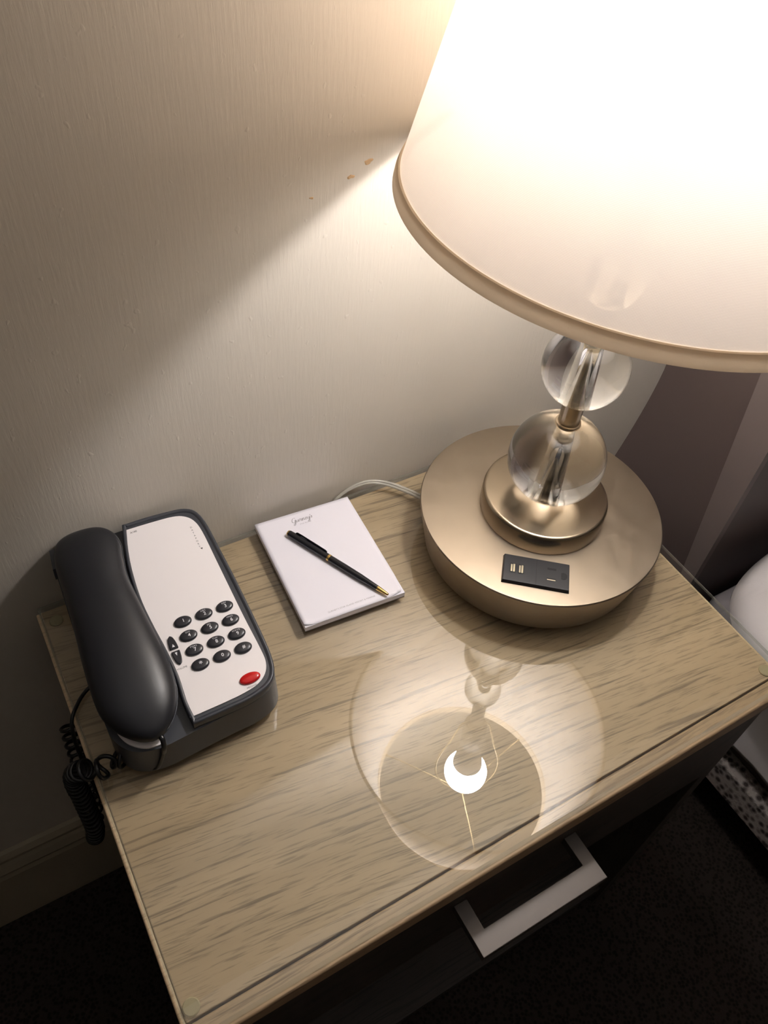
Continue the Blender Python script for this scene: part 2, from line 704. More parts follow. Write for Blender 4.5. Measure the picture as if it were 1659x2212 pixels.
box('back_panel', .19, TW - .23, -.14, -.06, FZ + .3, BZ, MT['oakd'], ns)
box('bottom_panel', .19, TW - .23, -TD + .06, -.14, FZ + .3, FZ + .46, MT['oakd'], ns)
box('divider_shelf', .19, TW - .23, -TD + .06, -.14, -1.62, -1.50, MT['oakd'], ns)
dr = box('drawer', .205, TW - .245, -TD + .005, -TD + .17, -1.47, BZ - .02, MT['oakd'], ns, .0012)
# U-shaped flat bar pull on the drawer
hx0, hx1, hz = 1.80, 2.86, -.58
hy0, hy1 = -TD + .005, -3.575
w = .105
pts = [(hx0, hy0), (hx0, hy1), (hx1, hy1), (hx1, hy0), (hx1 - w, hy0), (hx1 - w, hy1 + .15), (hx0 + w, hy1 + .15), (hx0 + w, hy0)]
v_, _ = prism(pts, hz - .09, hz)
f_ = [(0, 1, 6, 7), (1, 2, 5, 6), (2, 3, 4, 5)]
f_ = [tuple(reversed(q)) for q in f_] + [tuple(i + 8 for i in q) for q in f_] + [(i, (i + 1) % 8, 8 + (i + 1) % 8, 8 + i) for i in range(8)]
bev(mk('handle', v_, f_, MT['pull'], dr), .0006)['label'] = 'flat brushed metal bar pull'

# glass sheet on clear bumpers
ch = .022
x0, x1, y0, y1 = 0, TW, -TD, 0
v_ = [(x0 + ch, y0 + ch, 0), (x1 - ch, y0 + ch, 0), (x1 - ch, y1 - ch, 0), (x0 + ch, y1 - ch, 0),
      (x0, y0, -.016), (x1, y0, -.016), (x1, y1, -.016), (x0, y1, -.016),
      (x0, y0, -.048), (x1, y0, -.048), (x1, y1, -.048), (x0, y1, -.048)]
f_ = [(0, 1, 2, 3), (8, 11, 10, 9)] + [(4 + i, 4 + (i + 1) % 4, (i + 1) % 4, i) for i in range(4)] + [(8 + i, 8 + (i + 1) % 4, 4 + (i + 1) % 4, 4 + i) for i in range(4)]
gt = mk('glass_top', v_, f_, None, mats=[MT['glass'], MT['glass_edge']], fmat=[0, 0] + [1] * 8)
tag(gt, 'clear glass sheet covering the nightstand top, mirroring the lit lamp', 'glass top')
for k, (bx, by) in enumerate(((.065, -3.035), (TW - .12, -3.035), (.10, -.14), (TW - .15, -.14))):
    b_ = lathe('bumper_pad', [(.046, WZ), (.050, WZ + .006), (.050, -.054), (.044, -.0485)], (bx, by, 0), MT['bumper'], None, 32)
    tag(b_, ['clear round rubber pad under the glass corner furthest from wall and bed',
             'clear round rubber pad under the front glass corner by the bed',
             'clear round rubber pad under the glass behind the telephone',
             'clear round rubber pad under the glass behind the lamp'][k], 'bumper', 'clear pads under the glass')

# ------------------------------------------------------------------ table lamp
LX, LY, HB = 3.8421, -1.1564, .4155
G0 = .002
lamp = thing('table_lamp', 'lit table lamp with linen shade, crystal ball stem and round champagne metal base', 'lamp', (LX, LY, G0))
ax0 = (LX, LY, 0)
lathe('base', [(.02, .03), (.86, .03), (.87, G0), (.905, G0), (.918, .012), (.992, HB - .03), (.996, HB - .012), (.988, HB - .002), (.97, HB), (.02, HB)], ax0, MT['nickel'], lamp, 160)
lathe('pedestal', [(.02, HB), (.505, HB), (.508, HB + .006), (.505, .572), (.500, .588), (.490, .597), (.476, .600), (.02, .600)], ax0, MT['nickel_d'], lamp, 128)
Z1, R1, Z2, R2, Z3, R3 = .975, .3756, 1.858, .3056, 2.55, .20
BORE = .062
for z, r in ((Z1, R1), (Z2, R2), (Z3, R3)):
    t0 = math.asin(BORE / r)
    pf_ = sphere_prof(r, z, 64, t0, math.pi - t0)
    nb = 8
    bore = [(BORE, pf_[-1][1] + (pf_[0][1] - pf_[-1][1]) * i / nb) for i in range(1, nb)]
    lathe('crystal_ball', pf_ + bore + [pf_[0]], ax0, MT['crystal'], lamp, 96, cap=False)
lathe('stem_rod', [(.034, Z1 - R1 + .006), (.034, Z1 + R1 - .012)], ax0, MT['nickel_d'], lamp, 32)
lathe('stem_rod', [(.034, Z2 - R2 + .012), (.034, Z2 + R2 - .012)], ax0, MT['nickel_d'], lamp, 32)
lathe('collar', [(.02, Z1 + R1 - .024), (.094, Z1 + R1 - .024), (.098, Z1 + R1 - .01), (.094, Z1 + R1 + .004), (.08, Z1 + R1 + .006), (.08, Z2 - R2 + .012), (.02, Z2 - R2 + .012)], ax0, MT['nickel_d'], lamp, 64)
lathe('collar', [(.02, Z2 + R2 - .02), (.09, Z2 + R2 - .02), (.09, Z2 + R2), (.075, Z2 + R2 + .004), (.075, Z3 - R3 + .016), (.02, Z3 - R3 + .016)], ax0, MT['nickel_d'], lamp, 48)


def lean(z):
    k = max(0, z - 2.4)
    return (LX + .002 * k, LY - .068 * k)


ax1 = Vector((*lean(3.4), 3.4)) - Vector((*lean(2.4), 2.4))
pz = 2.74
P3 = Vector((*lean(pz), pz))
LA = ax1.normalized()
lathe('neck', [(.02, 0), (.085, 0), (.085, .02), (.075, .03), (.075, .44), (.10, .46), (.10, .52), (.02, .52)], P3, MT['socket'], lamp, 48, axis=LA)
lathe('socket', [(.02, .5), (.12, .5), (.135, .54), (.135, .95), (.12, .98), (.02, .98)], P3, MT['socket'], lamp, 48, axis=LA)
bulb = lathe('bulb', [(.02, .98), (.11, .98), (.13, 1.05), (.175, 1.38), (.18, 1.43), (.02, 1.43)], P3, MT['socket'], lamp, 48, axis=LA)
bulb['label'] = 'grey collar of the lit bulb'
RB = .265
BC = 1.65
dome = sphere_prof(RB, BC, 20, math.acos((BC - 1.432) / RB), math.pi)
d_ = lathe('bulb_dome', dome, P3, MT['bulb'], bulb, 32, axis=LA, cap=False)
d_['label'] = 'glowing white bulb dome'
# harp, in the plane facing the room
hd = Vector((.867, -.498, 0))
prof = [(.10, .50), (.16, .54), (.20, .70), (.26, .95), (.35, 1.25), (.385, 1.5), (.36, 1.75), (.26, 1.98), (.12, 2.10), (0, 2.13)]
hp = [P3 + LA * h + hd * r for r, h in prof] + [P3 + LA * h - hd * r for r, h in reversed(prof[:-1])]
tube('harp', catmull(hp, 5), .012, MT['harp'], lamp, 8)
FIN = P3 + LA * 2.13
lathe('finial', [(.01, -.02), (.055, -.01), (.055, .015), (.03, .03), (.03, .06), (.05, .10), (.045, .14), (.01, .165)], FIN, MT['harp'], lamp, 32, axis=LA)

# shade
SN = Vector((.03203434, -.01465078, 1)).normalized()
SC = Vector((LX - .0554155, LY - .1152876, 3.0608))
RS, RT, HS = 1.4352, 1.0539, 1.7467
e1 = (Vector((1, 0, 0)) - SN * SN.x).normalized()
e2 = SN.cross(e1)
SEG, RNG = 192, 24
v_, f_, uv_ = [], [], []
for j in range(RNG + 1):
    t = j / RNG
    r = RS + (RT - RS) * t
    for i in range(SEG + 1):
        a = 2 * math.pi * i / SEG
        t = .055 / HS + t * (1 - .11 / HS) if i == 0 else t
        r = RS + (RT - RS) * t
        v_.append(tuple(SC + SN * HS * t + (e1 * math.cos(a) + e2 * math.sin(a)) * r))
        uv_.append((i / SEG * 9.0, t * 5.0))
for j in range(RNG):
    for i in range(SEG):
        a = j * (SEG + 1) + i
        f_.append((a, a + 1, a + SEG + 2, a + SEG + 1))
shade = mk('lamp_shade', v_, f_, MT['shade'], lamp, True, uvs=uv_)
shade['label'] = 'tapered off-white linen shade'


def tapeband(name, h0, h1):
    out = []
    for h, dr in ((h0, -.016), (h0 - .006, 0), (h0, .014), ((h0 + h1) / 2, .018), (h1, .012), (h1 + .003, .002), (h1, -.012)):
        out.append((RS + (RT - RS) * h / HS + dr, h))
    out.append(out[0])
    o = lathe(name, out, SC, MT['tape'], shade, 160, axis=SN, cap=False)
    return o


tapeband('bottom_trim', .0, .085)['label'] = 'tan tape binding'
tapeband('top_trim', HS - .085, HS)['label'] = 'tan tape binding'
RIM = SC + SN * (HS - .02)
for k in range(3):
    a = math.radians(-112 + 120 * k)
    q = RIM + (e1 * math.cos(a) + e2 * math.sin(a)) * (RT - .012)
    pth = [q, q + (FIN - q) * .25 + Vector((0, 0, -.02)), FIN + (q - FIN) * .12 + Vector((0, 0, .01)), FIN]
    tube('spider_arm', catmull(pth, 5), .011, MT['harp'], shade, 8)

# outlet panel on the base
c = Vector((3.375, -1.700, HB))
e1p = Vector((.771, -.636, 0)).normalized()
e2p = Vector((.636, .771, 0)).normalized()


def pp(a, b, h):
    q = c + e1p * a + e2p * b
    return (q.x, q.y, HB + h)


def quadprism(name, a0, a1, b0, b1, h0, h1, mat, parent, inset=0):
    v = [pp(a0, b0, h0), pp(a1, b0, h0), pp(a1, b1, h0), pp(a0, b1, h0),
         pp(a0 + inset, b0 + inset, h1), pp(a1 - inset, b0 + inset, h1), pp(a1 - inset, b1 - inset, h1), pp(a0 + inset, b1 - inset, h1)]
    return mk(name, v, boxv(0, 1, 0, 1, 0, 1)[1], mat, parent)


pw, ph = .258, .134
panel = quadprism('outlet_panel', -pw, pw, -ph, ph, -.004, .032, MT['black'], lamp, .008)
bev(panel, .0006)
panel['label'] = 'black charging panel with two usb ports and a power outlet'
T_ = .0322
for a in (-.180, -.117):
    p_ = quadprism('usb_port', a - .022, a + .022, -.045, .045, T_, T_ + .001, MT['hole'], panel)
    quadprism('contact', a - .016, a - .004, -.038, .030, T_ + .001, T_ + .003, MT['usb'], panel)
    quadprism('contact', a + .002, a + .016, -.038, .036, T_ + .001, T_ + .002, MT['usb'], panel)
quadprism('outlet_slot', .082, .150, .042, .060, T_, T_ + .001, MT['hole'], panel)
quadprism('outlet_slot', .078, .150, -.062, -.040, T_, T_ + .001, MT['hole'], panel)
quadprism('contact', .082, .146, -.060, -.053, T_ + .001, T_ + .002, MT['usb'], panel)
gv = [pp(.185 + .0, -.03, T_)]
ring = [(.188, -.028), (.205, -.034), (.222, -.030), (.234, -.012), (.234, .012), (.222, .030), (.205, .034), (.188, .028)]
v_ = [pp(a, b, T_) for a, b in ring] + [pp(a, b, T_ + .001) for a, b in ring]
f_ = [tuple(reversed(range(8))), tuple(range(8, 16))] + [(i, (i + 1) % 8, 8 + (i + 1) % 8, 8 + i) for i in range(8)]
mk('ground_hole', v_, f_, MT['hole'], panel)
quadprism('panel_seam', -.002, .001, -ph + .012, ph - .012, T_, T_ + .0006, MT['hole'], panel)

# lamp flex: two clear conductors side by side, leaving over the back edge
pth = [(3.215, -.39, .06), (3.14, -.22, .03), (3.03, -.09, .04), (2.90, -.015, .055), (2.76, .016, .04), (2.62, .024, -.02), (2.52, .024, -.14), (2.47, .024, -.5), (2.45, .024, -1.2)]
cp = catmull(pth, 7)
va, fa = tube_geo([q + Vector((0, 0, 0)) for q in cp], .0135, 8)
vb, fb = tube_geo([q + Vector((.016, .006, .014)) for q in cp], .0135, 8)
mk('power_cord', va + vb, fa + [tuple(i + len(va) for i in f) for f in fb], MT['cordc'], lamp, True)

# ------------------------------------------------------------------ telephone (local frame in millimetres)
yaw, tl = math.radians(-2), math.radians(6)
PC = on_z(466.4, 1388.3, .41)
pu = Vector((math.cos(yaw), math.sin(yaw), 0))
pv = Vector((-math.sin(yaw) * math.cos(tl), math.cos(yaw) * math.cos(tl), math.sin(tl)))
pn = pu.cross(pv)
mmU = .00099 / U


def F(a, b, h=0.0):
    return PC + (pu * a + pv * b + pn * h) * mmU


def FF(vs_):
    return [tuple(F(*v)) for v in vs_]


phone = thing('telephone', 'black and white corded desk telephone with keypad, standing beside the notepad', 'telephone', (.75, -.75, G0))
plate_pts = [(-34.9, 144.2), (-9.3, 143.8), (9.5, 142.6), (19.6, 138.8), (26.4, 130.5), (29.4, 115), (30.2, 77.6), (31.4, 17.0), (33.0, -22), (32.2, -35.6), (27.7, -44.5), (19.5, -50.7), (9.3, -53.5), (-9.3, -55.2), (-43.0, -56.2)]
left_pts = [(-43.0, -56.2), (-40.8, -41.6), (-39.7, -17.3), (-41.1, 9.1), (-44.1, 40.5), (-45.3, 70.7), (-42.2, 110.0), (-34.9, 144.2)]
tp = lambda L_: [(x, y, 0) for x, y in L_]
plate = [(q.x, q.y) for q in catmull(tp(plate_pts), 4)][:-1] + [(q.x, q.y) for q in catmull(tp(left_pts), 4)][:-1]
# lower body: full outline from the table up to the cradle floor
outl = [(-60, 151.5), (-37, 152), (-14.6, 152), (9.5, 150.6), (22.3, 148.4), (31.7, 141.5), (36.2, 125.8), (37.8, 97.7), (39.5, 50.6), (40.2, -8.1), (39.0, -34.5), (34.5, -49), (25, -57), (8, -61.5), (-12, -62.5), (-43, -65), (-72, -67), (-92, -61.5), (-103, -48), (-106.5, -30), (-107, 20), (-106, 110), (-104, 140), (-95, 148), (-78, 151)]
oc = [(q.x, q.y) for q in catmull(tp(outl), 3, True)]
n_ = len(oc)
vt = [F(a, b, -9) for a, b in oc]
vbm = []
for a, b in oc:
    q = F(a * 1.0 + (1.5 if a > 0 else 0), b * 1.0 + (-2 if b < 0 else 0), -9)
    vbm.append((q.x, q.y, .03))
vf = [(x, y, G0) for x, y, z in [((q[0] - .75) * .965 + .75, (q[1] + .68) * .965 - .68, 0) for q in vbm]]
verts = [tuple(q) for q in vt] + vbm + vf
faces = [tuple(range(n_))] + [(i, (i + 1) % n_, n_ + (i + 1) % n_, n_ + i) for i in range(n_)] + [(n_ + i, n_ + (i + 1) % n_, 2 * n_ + (i + 1) % n_, 2 * n_ + i) for i in range(n_)] + [tuple(reversed(range(2 * n_, 3 * n_)))]
# raised right-hand block that carries the faceplate, its left wall follows the handset
rp = [(-37.1, 151.5), (-14.6, 151.7), (9.5, 150.4), (22.3, 148.2), (31.5, 141.3), (36.0, 125.6), (37.6, 97.7), (39.3, 50.6), (40.0, -8.1), (38.8, -34.5), (34.3, -48.8), (24.8, -56.8), (8, -61.2), (-12, -62.2), (-42.5, -63)]
lp = [(-42.5, -63), (-44.0, -41.6), (-42.6, -17.3), (-44.0, 9.1), (-47.1, 40.5), (-48.4, 70.7), (-45.3, 110.0), (-37.1, 151.5)]
blk = [(q.x, q.y) for q in catmull(tp(rp), 4)][:-1] + [(q.x, q.y) for q in catmull(tp(lp), 4)][:-1]
m_ = len(blk)


def ringof(ins, h):
    cx = sum(p_[0] for p_ in blk) / m_
    out = []
    for i in range(m_):
        a, b = Vector(blk[i - 1]), Vector(blk[(i + 1) % m_])
        t = (b - a).normalized()
        nn = Vector((-t.y, t.x))
        if nn.dot(Vector((cx, 45)) - Vector(blk[i])) < 0:
            nn = -nn
        q = Vector(blk[i]) + nn * ins
        out.append(tuple(F(q.x, q.y, h)))
    return out


o_ = len(verts)
rings = [ringof(0, -10), ringof(0, 0.2), ringof(.6, 1.2), ringof(1.6, 1.6), ringof(3.2, 1.0), ringof(4.2, -.2)]
for r_ in rings:
    verts += r_
for k in range(len(rings) - 1):
    a, b = o_ + k * m_, o_ + (k + 1) * m_
    faces += [(a + i, a + (i + 1) % m_, b + (i + 1) % m_, b + i) for i in range(m_)]
faces += [tuple(range(o_ + 5 * m_, o_ + 6 * m_))]
# cradle ear standing behind the handset
ear = [(-107.5, 122, -9), (-101, 122, -9), (-99, 146, -9), (-105, 146, -9), (-107, 126, 2), (-102, 126, 2), (-100.5, 146, 4), (-105, 145.5, 4)]
o_ = len(verts)
verts += FF(ear)
faces += [tuple(i + o_ for i in f) for f in boxv(0, 1, 0, 1, 0, 1)[1]]
body = mk('body', verts, faces, MT['bezel'], phone, True)
body.modifiers.new('edge', 'EDGE_SPLIT').split_angle = math.radians(45)
# faceplate
v_, f_ = prism(plate, -.3, .9)
fp = mk('faceplate', FF(v_), f_, MT['plate'], phone)
fp['label'] = 'white curved faceplate'

arc = [(-101, -36), (-99, -44.8), (-95.3, -52.7), (-89.4, -58.9), (-82.7, -63), (-77, -64.4), (-71, -64.8)]
arc = [(q.x, q.y) for q in catmull([(x, y, 0) for x, y in arc], 4)]
v_, f_ = prism(arc + [(-70, -50), (-74, -34), (-96, -28)], -9.5, -7.0)
mk('cradle_plate', FF(v_), f_, MT['plate'], phone)['label'] = 'white crescent of the cradle under the mouthpiece'

PH_ = .9   # faceplate surface height, mm


def flat_text(name, s, a, b, size, mat, parent, h=PH_ + .05, rot=0.0, **kw):
    v, f = text_mesh(s, size, **kw)
    ca, sa = math.cos(rot), math.sin(rot)
    return mk(name, [tuple(F(a + x * ca - y * sa, b + x * sa + y * ca, h)) for x, y, z in v], f, mat, parent)


def ellipse_key(name, a, b, ra, rb, h, mat, parent, seg=28):
    prof_ = [(1.0, 0), (1.0, h * .45), (.96, h * .65), (.86, h * .82), (.66, h * .94), (.35, h * .99), (.02, h)]
    v, f = [], []
    for r, z in prof_:
        for i in range(seg):
            t = 2 * math.pi * i / seg
            v.append((a + ra * r * math.cos(t), b + rb * r * math.sin(t), PH_ - .2 + z))
    for j in range(len(prof_) - 1):
        for i in range(seg):
            k = (i + 1) % seg
            f.append((j * seg + i, j * seg + k, (j + 1) * seg + k, (j + 1) * seg + i))
    f.append(tuple(reversed(range(seg))))
    f.append(tuple(range((len(prof_) - 1) * seg, len(prof_) * seg)))
    return mk(name, FF(v), f, mat, parent, True)


def dome_h(x, y, ra, rb, h):
    r = min(1, math.hypot(x / ra, y / rb))
    tb = [(0, 1), (.35, .99), (.66, .94), (.86, .82), (.96, .65), (1, .45)]
    for (r0, h0), (r1, h1) in zip(tb, tb[1:]):
        if r <= r1:
            return PH_ - .2 + h * (h0 + (h1 - h0) * (r - r0) / (r1 - r0))
    return PH_


LEG = [('1', ''), ('2', 'ABC'), ('3', 'DEF'), ('4', 'GHI'), ('5', 'JKL'), ('6', 'MNO'), ('7', 'PQRS'), ('8', 'TUV'), ('9', 'WXYZ'), ('*', ''), ('0', ''), ('#', '')]
KA, KB, KH = 7.9, 5.4, 3.0
for i, (num, let) in enumerate(LEG):
    a, b = (i % 3 - 1) * 19.4, (2 - i // 3) * 15.0
    k = ellipse_key('key', a, b, KA, KB, KH, MT['blackk'], phone)
    k['label'] = 'oval black key marked ' + {'*': 'star', '#': 'hash'}.get(num, num)
    vv, ff = [], []
    oy = -.6 if let else 0
    size = 4.6 if num != '*' else 7.0
    tv, tf = text_mesh(num, size, bold=.06)
    for x, y, z in tv:
        X, Y = x + .7, y + oy - (.6 if num == '*' else 0)
        vv.append(tuple(F(a + X, b + Y, dome_h(X, Y, KA, KB, KH) + .08)))
    ff += tf
    if let:
        tv, tf = text_mesh(let, 2.3, spacing=1.15)
        o_ = len(vv)
        for x, y, z in tv:
            X, Y = x + .2, y + 2.7
            vv.append(tuple(F(a + X, b + Y, dome_h(X, Y, KA, KB, KH) + .08)))
        ff += [tuple(j + o_ for j in f) for f in tf]
    mk('legend', vv, ff, MT['inkw'], k)
# volume rocker: two halves of a pointed oval
for up in (1, -1):
    half = []
    base_y, tip_y = (7.4, 20.9) if up > 0 else (5.2, -8.4)
    for t in [j / 8 for j in range(9)]:
        yy = base_y + (tip_y - base_y) * t
        wd = 3.75 * math.sqrt(max(0, 1 - t ** 2.2))
        half.append((wd, yy))
    cx = -34.6
    rpts = [(cx + w_, y) for w_, y in half] + [(cx - w_, y) for w_, y in reversed(half[:-1])]
    v_, f_ = prism(rpts, PH_ - .2, PH_ + 2.0)
    vk = mk('volume_key', FF(v_), f_, MT['blackk'], phone)
    bev(vk, .0007, 3)
    vk['label'] = 'black volume key with ' + ('upward' if up > 0 else 'downward') + ' arrow'
    my = base_y + up * 3.0
    mk('legend', FF([(cx - 1.2, my - up * 1.3, PH_ + 2.06), (cx + 1.2, my - up * 1.3, PH_ + 2.06), (cx, my + up * 1.7, PH_ + 2.06)]) if up > 0 else
       FF([(cx - 1.1, my + 1.3, PH_ + 2.06), (cx + 1.1, my + 1.3, PH_ + 2.06), (cx, my - 2.0, PH_ + 2.06)]), [(0, 1, 2)], MT['inkw'], vk)
rk = ellipse_key('message_lamp', 14.2, -44.0, 9.3, 5.0, 3.2, MT['red'], phone)
rk['label'] = 'glossy red oval message button'
flat_text('printed_text', 'VOLUME', -34.4, -11.6, 2.3, MT['ink'], fp)
flat_text('printed_text', 'MESSAGE', 13.0, -51.3, 2.2, MT['ink'], fp, rot=.03)
flat_text('printed_text', 'A100', -29.6, 139.4, 2.9, MT['ink'], fp, bold=.03)
for i, ch_ in enumerate('DATAPORT'):
    flat_text('printed_text', ch_, 21.3, 124.1 - i * 3.43, 2.5, MT['ink'], fp)
mk('printed_text', FF([(21.2, 98.4, PH_ + .05), (23.6, 98.4, PH_ + .05), (22.4, 96.4, PH_ + .05)]), [(0, 1, 2)], MT['ink'], fp)

# handset: cross sections along the phone's length, widest a little above the cradle
SECT = [  # b, left a, right a, centre height, half thickness (lower, upper)
    (153.5, -80, -70, 6, 3, 3), (151, -91, -58, 6, 8, 7), (146, -98, -51, 6, 11, 10.5), (138, -102, -46.5, 6, 13, 13.5), (126, -104.3, -44.6, 6, 13, 16),
    (109, -104.8, -47.2, 7, 12, 17.5), (87, -105, -49.6, 8.5, 11, 18), (56, -106, -47.6, 9.5, 11, 18.5), (22, -108.2, -45, 9.5, 11, 18.5),
    (-4, -109, -43.4, 8.5, 12, 18), (-28, -108, -44.6, 7, 13, 16.5), (-42, -102.5, -48.8, 6, 13, 14.5), (-52, -95.5, -54.5, 5.5, 11, 11.5), (-60, -86.5, -62.5, 5.5, 8, 7.5), (-64, -78, -72, 5.5, 3, 3)]
SG = 36
hv, hf = [], []
ss = catmull([(q[0], q[1], q[2]) for q in SECT], 4)
sh = catmull([(q[3], q[4], q[5]) for q in SECT], 4)
for q, h in zip(ss, sh):
    b, a0, a1 = q
    cx, hw = (a0 + a1) / 2, max(.5, (a1 - a0) / 2)
    for i in range(SG):
        t = 2 * math.pi * i / SG
        ct, st = math.cos(t), math.sin(t)
        x = cx + hw * math.copysign(abs(ct) ** .85, ct)
        z = h.x + (h.z if st > 0 else h.y) * math.copysign(abs(st) ** .85, st)
        hv.append((x, b, z))
for j in range(len(ss) - 1):
    for i in range(SG):
        k = (i + 1) % SG
        hf.append((j * SG + i, j * SG + k, (j + 1) * SG + k, (j + 1) * SG + i))
hf.append(tuple(reversed(range(SG))))
hf.append(tuple(range((len(ss) - 1) * SG, len(ss) * SG)))
hs = mk('handset', FF(hv), hf, MT['black'], phone, True)
hs['label'] = 'matt black handset resting in the cradle'
# seam line between the two handset shells
sm = []
for q, h in zip(ss[3:-3], sh[3:-3]):
    sm.append(tuple(F(q.z + .15, q.x, h.x + 1.0)))
tube('shell_seam', sm, .0035, MT['bezel'], hs, 6)
# plug at the mouthpiece
tube('cord_plug', [tuple(F(-70, -60, 4)), tuple(F(-69, -66, 2)), tuple(F(-69.5, -69, -4)), tuple(F(-71, -70, -12))], .018, MT['rubber'], hs, 10)

# coiled handset cord: from the plug across the glass corner, over the edge and down
q0 = F(-71, -70, -12)
guide = [q0, Vector((.36, -1.66, .05)), Vector((.24, -1.56, .06)), Vector((.13, -1.48, .09)), Vector((.05, -1.53, .10)), Vector((-.06, -1.46, .06)),
         Vector((-.14, -1.32, -.25)), Vector((-.16, -1.24, -.8)), Vector((-.18, -1.20, -1.35)), Vector((-.22, -1.1, -1.75)), Vector((-.20, -.92, -1.95)),
         Vector((-.14, -.74, -1.70)), Vector((-.12, -.62, -1.2)), Vector((-.10, -.5, -.9))]
gp = catmull(guide, 40)
turns_per = .085
path, s = [], 0.0
uvec = Vector((1, 0, 0))
for i in range(len(gp)):
    a = gp[max(0, i - 1)]
    b = gp[min(len(gp) - 1, i + 1)]
    t = (b - a).normalized()
    uvec = (uvec - t * uvec.dot(t)).normalized()
    w_ = t.cross(uvec)
    if i:
        s += (gp[i] - gp[i - 1]).length
    path.append((gp[i].copy(), uvec.copy(), w_.copy(), s))
fine = []
for (p0, u0, w0, s0), (p1, u1, w1, s1) in zip(path, path[1:]):
    nn = max(2, int((s1 - s0) / turns_per * 12))
    for k in range(nn):
        f = k / nn
        pcur, ucur, wcur, scur = p0.lerp(p1, f), u0.lerp(u1, f), w0.lerp(w1, f), s0 + (s1 - s0) * f
        rad = .062 * max(0.0, min(1, (scur - .36) / .12))
        ph_ = 2 * math.pi * scur / turns_per
        pos = pcur + (ucur * math.cos(ph_) + wcur * math.sin(ph_)) * rad
        if pos.x > -.02:
            pos.z = max(pos.z, .018)
        fine.append(pos)
tube('coiled_cord', fine, .0145, MT['rubber'], phone, 6)
# straight line cord leaving the left side of the phone
lc = [(.22, -.86, .06), (.13, -.88, .03), (.05, -.95, .03), (-.03, -1.06, .0), (-.06, -1.14, -.25), (-.06, -1.16, -.9), (-.04, -1.0, -2.0), (-.04, -.4, -3.2)]
tube('line_cord', catmull(lc, 8), .014, MT['rubber'], phone, 8)

# ------------------------------------------------------------------ notepad
pc = Vector((2.171, -.602))
pe1 = Vector((.9977, -.0672)).normalized()
pe2 = Vector((.0672, .9977)).normalized()
PWd, PHt, PT = .425, .556, .066


def PQ(a, b, h):
    q = pc + pe1 * a + pe2 * b
    return (q.x, q.y, h)


pad = thing('notepad', 'white hotel notepad with grey script heading, lying between telephone and lamp', 'notepad', (pc.x, pc.y, G0))


def padbox(name, w_, h_, z0, z1, mat, dx=0, dy=0):
    v = [PQ(a * w_ + dx, b * h_ + dy, z) for z in (z0, z1) for a, b in ((-1, -1), (1, -1), (1, 1), (-1, 1))]
    return mk(name, v, boxv(0, 1, 0, 1, 0, 1)[1], mat, pad)


padbox('backing_board', PWd, PHt, G0, .012, MT['board'])
padbox('page_block', PWd - .001, PHt - .001, .012, PT - .008, MT['paper'])
# top sheets with lifted lower corners
def sheet(name, zb, lift_r, lift_l, inset):
    nx, ny = 26, 34
    v, f = [], []
    for z_off in (0, .0012):
        for j in range(ny + 1):
            for i in range(nx + 1):
                a, b = -1 + 2 * i / nx, -1 + 2 * j / ny
                x, y = a * (PWd - inset), b * (PHt - inset)
                dr_ = max(0, (x / PWd) * .5 + (-y / PHt) * .5 - .80) / .20
                dl_ = max(0, (-x / PWd) * .5 + (-y / PHt) * .5 - .86) / .14
                lift = lift_r * dr_ ** 2 + lift_l * dl_ ** 2
                v.append(PQ(x - .025 * dr_ ** 2 * (lift_r > 0), y + .02 * dr_ ** 2 * (lift_r > 0) + .02 * dl_ ** 2 * (lift_l > 0), zb + lift + z_off))
    m = (nx + 1) * (ny + 1)
    for l in (0, 1):
        for j in range(ny):
            for i in range(nx):
                q = l * m + j * (nx + 1) + i
                f.append((q, q + 1, q + nx + 2, q + nx + 1))
    edge = [i for i in range(nx + 1)] + [j * (nx + 1) + nx for j in range(1, ny + 1)] + [ny * (nx + 1) + i for i in range(nx - 1, -1, -1)] + [j * (nx + 1) for j in range(ny - 1, 0, -1)]
    for q, r in zip(edge, edge[1:] + edge[:1]):
        f.append((q, r, r + m, q + m))
    return mk(name, v, f, MT['paper'], pad, True)


sheet('page', PT - .0065, 0.004, .004, .0015)
sheet('page', PT - .003, .022, .014, .001)
SZ = PT - .003 + .0012


def pad_px(px, py):
    w_ = on_z(px, py, SZ)
    d = Vector((w_.x, w_.y)) - pc
    return d.dot(pe1), d.dot(pe2)


# handwritten-style heading: calligraphic strokes (x, y in letter units)
def script(strokes, pos, scale, name, mat, slant=.22):
    v, f = [], []
    for st in strokes:
        P = catmull([(x, y, 0) for x, y in st], 6)
        for i, q in enumerate(P):
            a = P[max(0, i - 1)]
            b = P[min(len(P) - 1, i + 1)]
            t = (b - a).normalized()
            wd = .035 + .075 * abs(t.y) ** 1.5
            nn = Vector((-t.y, t.x, 0)) * wd
            for sgn in (1, -1):
                e = q + nn * sgn
                v.append(PQ(pos[0] + (e.x + slant * e.y) * scale, pos[1] + e.y * scale, SZ + .0006))
        o_ = len(v) - 2 * len(P)
        for i in range(len(P) - 1):
            f.append((o_ + 2 * i, o_ + 2 * i + 1, o_ + 2 * i + 3, o_ + 2 * i + 2))
    return mk(name, v, f, mat, pad)


